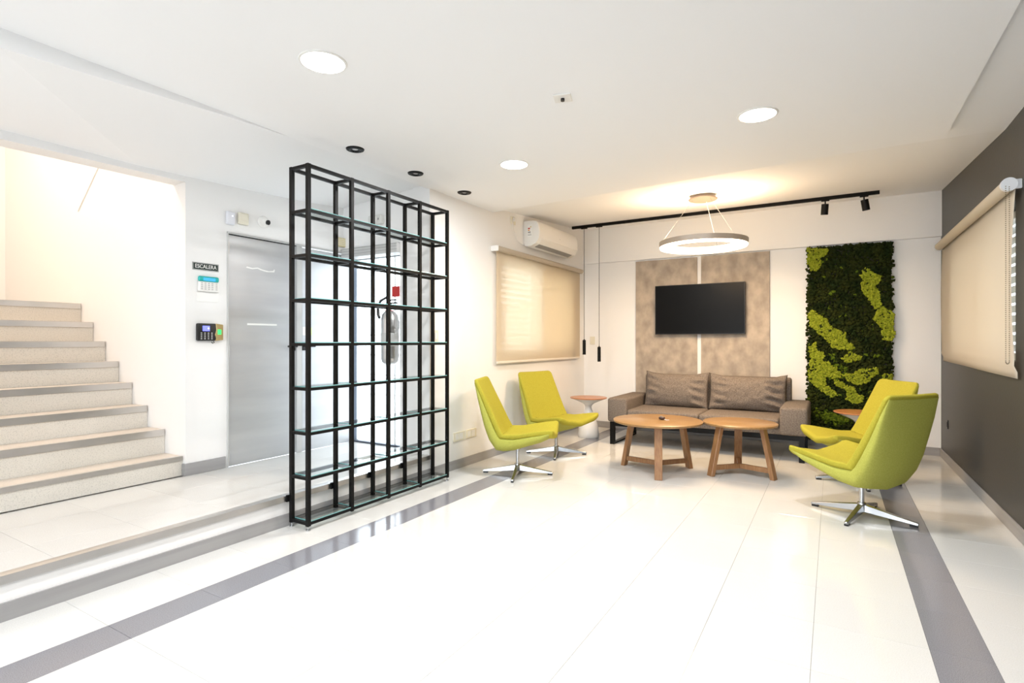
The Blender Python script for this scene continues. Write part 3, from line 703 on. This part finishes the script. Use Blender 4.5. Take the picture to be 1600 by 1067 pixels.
# ring pendant
pn = thing('ring_pendant', 'glowing ring pendant lamp hanging over the coffee tables', 'lamp', (-1.165, 5.86, 2.268))
def ringprof(ps, n=72): 
    bm = bmesh.new(); Rg = [[bm.verts.new((r * math.cos(2 * math.pi * i / n), r * math.sin(2 * math.pi * i / n), z)) for i in range(n)] for r, z in ps]
    for a, b in zip(Rg, Rg[1:] + Rg[:1]):
        for i in range(n): bm.faces.new((a[i], a[(i + 1) % n], b[(i + 1) % n], b[i]))
    bmesh.ops.recalc_face_normals(bm, faces=bm.faces); return bm
obj('ring', ringprof([(.437, -.026), (.440, .026), (.352, .026), (.352, -.026)]), RINGM, pn, smooth=40)
obj('diffuser', ringprof([(.434, -.0265), (.430, -.040), (.346, -.040), (.340, .02), (.3515, .02), (.3515, -.0265)]), EMR, pn, smooth=40)
zc = 2.70 + (5.86 - 4.9) * .0741 - 2.268
obj('canopy', lathe([(0, zc - .048), (.138, zc - .048), (.145, zc - .04), (.128, zc - .034), (.128, zc + .004), (0, zc + .008)], 44), mat('canopy_metal', (.13, .105, .085), .45), pn, smooth=40)
for a in (200, 325, 80):
    ca, sa = math.cos(R(a)), math.sin(R(a))
    obj('wire', tube([(.415 * ca, .415 * sa, .027), (.10 * ca, .10 * sa, zc - .047)], .0016, 6), CHROME, pn)
l = area('ring_glow', (-1.165, 5.86, 2.245), (0, 0, 0), .80, 36, WARM)
l2 = area('ring_upglow', (-1.165, 5.86, 2.335), (R(180), 0, 0), .70, 13, WARM)
# track with pendants and spots
ZT = 2.825
tr = tag(obj('light_track', bevel(B((-3.12, .425, 6.885, 6.915, ZT - .016, ZT + .022)), .002, 1), BLACK), 'long black light track running along the ceiling before the back wall', 'track')
for x, zb_, lab in ((-2.94, 1.07, 'slim black cylinder pendant hanging from the track, left and higher one'), (-2.722, .977, 'slim black cylinder pendant hanging from the track, right and lower one')):
    t = thing('cylinder_pendant', lab, 'lamp', (x, 6.9, zb_), 0, 'slim black track pendants')
    bm = bmesh.new(); cyl(bm, (0, 0, 0), (0, 0, .2), .0225, n=24); cyl(bm, (0, 0, .2), (0, 0, .212), .008, n=12); obj('shade', bm, BLACK, t, smooth=40)
    bm = bmesh.new(); cyl(bm, (0, 0, .21), (0, 0, ZT - .028 - zb_), .0036, n=8); obj('cord', bm, mat('cord_black', (.03, .03, .03), .5), t)
    obj('track_adapter', bevel(B((-.045, .045, -.012, .012, ZT - .028 - zb_, ZT - .016 - zb_)), .002, 1), BLACK, t)
for x, tilt, lab in ((-.072, 4, 'left black spotlight on the ceiling track'), (.287, -9, 'right black spotlight at the end of the ceiling track')):
    t = thing('track_spotlight', lab, 'lamp', (x, 6.9, ZT - .016), 0, 'black track spotlights')
    bm = bmesh.new(); cyl(bm, (0, 0, -.05), (0, 0, -.008), .007, n=12); obj('stem', bm, BLACK, t, smooth=40)
    obj('track_adapter', bevel(B((-.04, .04, -.012, .012, -.012, 0)), .002, 1), BLACK, t)
    bm = bmesh.new(); cyl(bm, (0, 0, -.135), (0, 0, -.02), .036, n=28); o = obj('head', bm, BLACK, t, smooth=40, loc=(0, 0, -.022), rot=(R(8), R(tilt), 0))
    bm = bmesh.new(); cyl(bm, (0, 0, -.137), (0, 0, -.1352), .028, n=24); obj('lens', bm, GREYD, o)

# =================================================================== AIR CONDITIONER
ac = thing('air_conditioner', 'white split air conditioner high on the left wall above the blind', 'air conditioner', (XL, 6.19, 2.385))
prof = [(0, 0.02), (0, .30), (.13, .30), (.175, .285), (.20, .24), (.212, .15), (.205, .085), (.17, .03), (.10, .0), (.03, .0)]
obj('casing', bevel(prism(prof, 'y', -.56, .56), .006, 2, 50), WPLAST, ac, smooth=30)
o = obj('front_panel', bevel(prism([(.1755, .287), (.202, .242), (.2145, .15), (.2075, .09), (.203, .09), (.21, .15), (.197, .24), (.172, .284)], 'y', -.545, .545), .001, 1, 50), mat('ac_front', (.88, .87, .84), .22), ac, smooth=30)
obj('air_flap', prism([(.204, .078), (.172, .0265), (.169, .029), (.200, .080)], 'y', -.49, .49), WPLAST, ac)
obj('outlet_slot', prism([(.165, .0225), (.105, -.0015), (.105, .002), (.165, .026)], 'y', -.47, .47), GREYD, ac)
st_ = obj('energy_label', B((.055, .115, -.5625, -.5605, .11, .25)), PAPER, ac)
for (a, b, c, d, m_) in ((.062, .09, .20, .215, mat('label_red', (.5, .05, .03), .5)), (.062, .085, .18, .193, mat('label_orange', (.7, .3, .05), .5)), (.062, .098, .155, .17, GREYD), (.092, .108, .215, .235, YELLOWP), (.06, .11, .125, .13, GREYD), (.06, .105, .138, .142, GREYD)):
    obj('label_print', B((a, b, -.5632, -.5624, c, d)), m_, st_)
obj('small_print', B((.2135, .2145, -.02, .015, .15, .157)), GREYP, ac)
obj('cable', tube([(.018, -.815, .30), (.02, -.85, .26), (.02, -.83, .15), (.018, -.74, .05), (.018, -.63, .015), (.02, -.57, .025)], .0045, 8), WPLAST, ac, smooth=True)
pl = thing('wall_socket', 'white socket with plug high on the wall beside the air conditioner', 'socket', (XL, 5.375, 2.652))
obj('plate', bevel(B((0, .01, -.055, .055, -.05, .035)), .003, 1), CREAM, pl); bm = bmesh.new(); cyl(bm, (.01, .0, 0), (.035, .0, 0), .02, n=18); obj('plug', bm, WPLAST, pl, smooth=40)

# =================================================================== SMALL WALL THINGS
sg = thing('stair_sign', 'small black ESCALERA sign above the alarm keypad', 'sign', (XP, 2.479, 1.848))
obj('plate', B((0, .003, -.105, .105, -.03, .03)), mat('sign_black', (.02, .035, .03), .5), sg)
obj('border', B((.003, .0036, -.102, .102, .0255, .0275), (.003, .0036, -.102, .102, -.0275, -.0255), (.003, .0036, -.102, -.100, -.0255, .0255), (.003, .0036, .100, .102, -.0255, .0255)), PAPER, sg)
obj('lettering', text_bm('ESCALERA', .043, Matrix.Translation((.0036, 0, 0)) @ Matrix.Rotation(R(90), 4, 'Z') @ Matrix.Rotation(R(90), 4, 'X') @ Matrix.Diagonal((.88, 1.0, 1, 1))), PAPER, sg)
kp = thing('alarm_keypad', 'white alarm keypad with teal top and blue display', 'keypad', (XP, 2.494, 1.71))
obj('body', bevel(B((0, .026, -.085, .085, -.062, .02)), .018, 3), WPLAST, kp, smooth=40)
obj('cover', bevel(B((.001, .028, -.083, .083, .018, .062)), .014, 3), TEAL, kp, smooth=40)
obj('display', B((.028, .0286, -.048, .048, .026, .048)), EMBL, kp)
kb = obj('key', bevel(B((0, .003, -.0075, .0075, -.0045, .0045)), .001, 1), GREYP, kp, loc=(.026, -.06, .005))
for r_ in range(4):
    for c_ in range(5):
        if (r_, c_) != (0, 0): inst('key', kb, kp, (.026, -.06 + c_ * .028 + (.006 if c_ == 4 else 0), .005 - r_ * .0155))
tag(obj('paper_note', bevel(B((XP, XP + .004, 2.408, 2.582, 1.568, 1.642)), .001, 1), PAPER), 'blank white card stuck under the alarm keypad', 'note')
tc_ = thing('time_clock', 'black and gold fingerprint time clock below the keypad', 'time clock', (XP, 2.50, 1.325))
obj('body', bevel(B((0, .035, -.103, .05, -.07, .07)), .01, 2), BLACKP, tc_, smooth=40)
obj('side_cover', bevel(prism([(.04, .07), (.104, .062), (.104, -.062), (.035, -.07), (.045, -.05), (.032, -.02), (.048, .02)], 'x', .001, .037), .004, 1), GOLD, tc_, smooth=30)
dsp = obj('display', B((.035, .0356, -.065, -.008, .008, .05)), EMB, tc_)
bm = bmesh.new(); cyl(bm, (.0356, -.018, .03), (.036, -.018, .03), .009, n=16); obj('clock_face', bm, PAPER, dsp)
obj('fingerprint_sensor', bevel(B((.037, .0385, .055, .085, -.018, .022)), .003, 1), EMG, tc_)
kb2 = obj('key', bevel(B((0, .0015, -.006, .006, -.004, .004)), .001, 1), GREYP, tc_, loc=(.035, -.075, -.008))
for r_ in range(4):
    for c_ in range(4):
        if (r_, c_) != (0, 0): inst('key', kb2, tc_, (.035, -.075 + c_ * .028, -.008 - r_ * .015))
obj('cable_stub', tube([(.02, .03, -.068), (.024, .035, -.085), (.02, .025, -.09), (.01, .02, -.08)], .003, 6), BLACKP, tc_, smooth=True)
s1 = thing('motion_sensor', 'white motion sensor with a lit dot above the steel door', 'sensor', (XP, 2.676, 2.282))
obj('body', bevel(B((0, .035, -.036, .036, -.06, .05)), .012, 3), mat('pale_sensor', (.74, .75, .80), .3), s1, smooth=40)
obj('indicator', lathe([(0, .004), (.005, 0), (0, -.001)], 10), EML, s1, loc=(.036, .008, .012), rot=(0, R(90), 0))
s2 = thing('wall_sounder', 'cream square box between the motion sensor and the dome camera', 'alarm box', (XP, 2.79, 2.296))
obj('body', bevel(B((0, .03, -.045, .045, -.053, .047)), .008, 2), CREAM, s2, smooth=40); obj('lid', bevel(B((.03, .034, -.03, .03, -.02, .035)), .003, 1), CREAM, s2)
cm = thing('security_camera', 'white dome security camera with black lens above the steel door', 'camera', (XP, 2.985, 2.305))
o = obj('base_ring', lathe([(0, 0), (.052, 0), (.052, .015), (.044, .024), (0, .026)], 32), WPLAST, cm, smooth=40, rot=(0, R(90), 0))
bm = bmesh.new(); bmesh.ops.create_uvsphere(bm, u_segments=24, v_segments=16, radius=.036, matrix=Matrix.Translation((.028, 0, 0))); obj('dome', bm, WPLAST, cm, smooth=True)
bm = bmesh.new(); cyl(bm, (.035, .004, -.005), (.068, .009, -.011), .021, n=24); obj('lens', bm, BLACKP, cm, smooth=40)
yp = thing('junction_box', 'yellowed square plate above the second steel door leaf', 'box', (XP, 3.857, 2.26))
obj('plate', bevel(B((0, .03, -.07, .07, -.045, .045)), .004, 1), YELLOWP, yp)
for k_ in range(4): obj('louvre', B((.03, .032, -.055, .055, -.03 + k_ * .018, -.024 + k_ * .018)), CREAM, yp)
el = thing('emergency_lamp', 'white emergency lamp box on the wall above the entrance', 'lamp', (-3.845, 3.9, 2.44))
obj('housing', bevel(B((-.085, .085, -.05, 0, -.045, .045)), .008, 2), mat('lamp_shell', (.70, .70, .67), .4), el, smooth=40)
obj('lamp_cover', bevel(B((-.055, .03, -.056, -.05, -.025, .028)), .003, 1), WPLAST, el); obj('test_button', B((.045, .06, -.053, -.05, -.01, .01)), GREYD, el)
sw = thing('wall_switch', 'beige switch plate on the left wall just past the grid shelf', 'switch', (XL, 3.96, 1.30))
obj('plate', bevel(B((0, .008, -.04, .04, -.055, .055)), .002, 1), CREAM, sw); obj('rocker', B((.008, .012, -.015, .015, -.03, .03)), WPLAST, sw)
sw = thing('wall_switch', 'cream switch plate on the back wall behind the cylinder pendants', 'switch', (-3.046, YB, 1.264))
obj('plate', bevel(B((-.038, .038, -.008, 0, -.058, .058)), .002, 1), CREAM, sw); obj('rocker', B((-.014, .014, -.011, -.008, -.03, .03)), CREAM, sw)
for y_, z_, lab in ((4.325, .315, 'left one of two cream sockets low on the wall by the nearest lime chair'), (4.53, .315, 'right one of two cream sockets low on the wall by the nearest lime chair')):
    sw = thing('wall_outlet', lab, 'socket', (XL, y_, z_), 0, 'low cream sockets')
    obj('plate', bevel(B((0, .01, -.095, .095, -.045, .045)), .003, 1), CREAM, sw)
    obj('module', B((.01, .0125, -.06, -.015, -.03, .03)), WPLAST, sw); obj('module', B((.01, .0125, .0, .06, -.03, .03)), WPLAST, sw)
sw = thing('wall_outlet', 'small black socket low on the charcoal wall', 'socket', (XR, 7.05, .40))
obj('plate', bevel(B((-.008, 0, -.03, .03, -.045, .045)), .002, 1), BLACKP, sw); obj('insert', B((-.0095, -.008, -.018, .018, -.025, .025)), BLACK, sw)
# fire extinguisher hung at the entrance jamb, its red sign above
fe = thing('fire_extinguisher', 'silver fire extinguisher with black hose hanging beside the glass entrance', 'fire extinguisher', (-3.595, 3.80, 1.03))
obj('cylinder', lathe([(0, .0), (.05, .004), (.075, .03), (.083, .07), (.083, .42), (.075, .47), (.05, .505), (.022, .52), (.022, .54), (0, .54)], 36), mat('polished_silver', (.66, .66, .66), .28, 1.0), fe, smooth=50)
bm = bmesh.new(); cyl(bm, (0, 0, .535), (0, 0, .58), .018, n=14); box(bm, -.012, .09, -.012, .012, .575, .588); box(bm, -.012, .08, -.010, .010, .605, .615, M=Matrix.Rotation(R(0), 4, 'Y')); obj('valve_handle', bm, BLACKP, fe)
obj('hose', tube([(.02, -.01, .60), (.0, -.05, .63), (-.04, -.08, .60), (-.07, -.085, .54), (-.075, -.075, .47), (-.05, -.085, .44)], .013, 8), BLACKP, fe, smooth=True)
obj('collar', lathe([(.022, .50), (.045, .50), (.045, .512), (.022, .512)], 24), RED, fe)
obj('wall_bracket', B((-.03, .03, .08, .099, .34, .42)), GREYD, fe)
obj('instruction_label', lathe([(.0835, .18), (.0838, .18), (.0838, .30), (.0835, .30)], 36), GREYP, fe)
tag(obj('extinguisher_sign', B((-3.655, -3.56, 3.892, 3.899, 1.68, 1.78)), RED), 'small red sign above the silver fire extinguisher', 'sign')
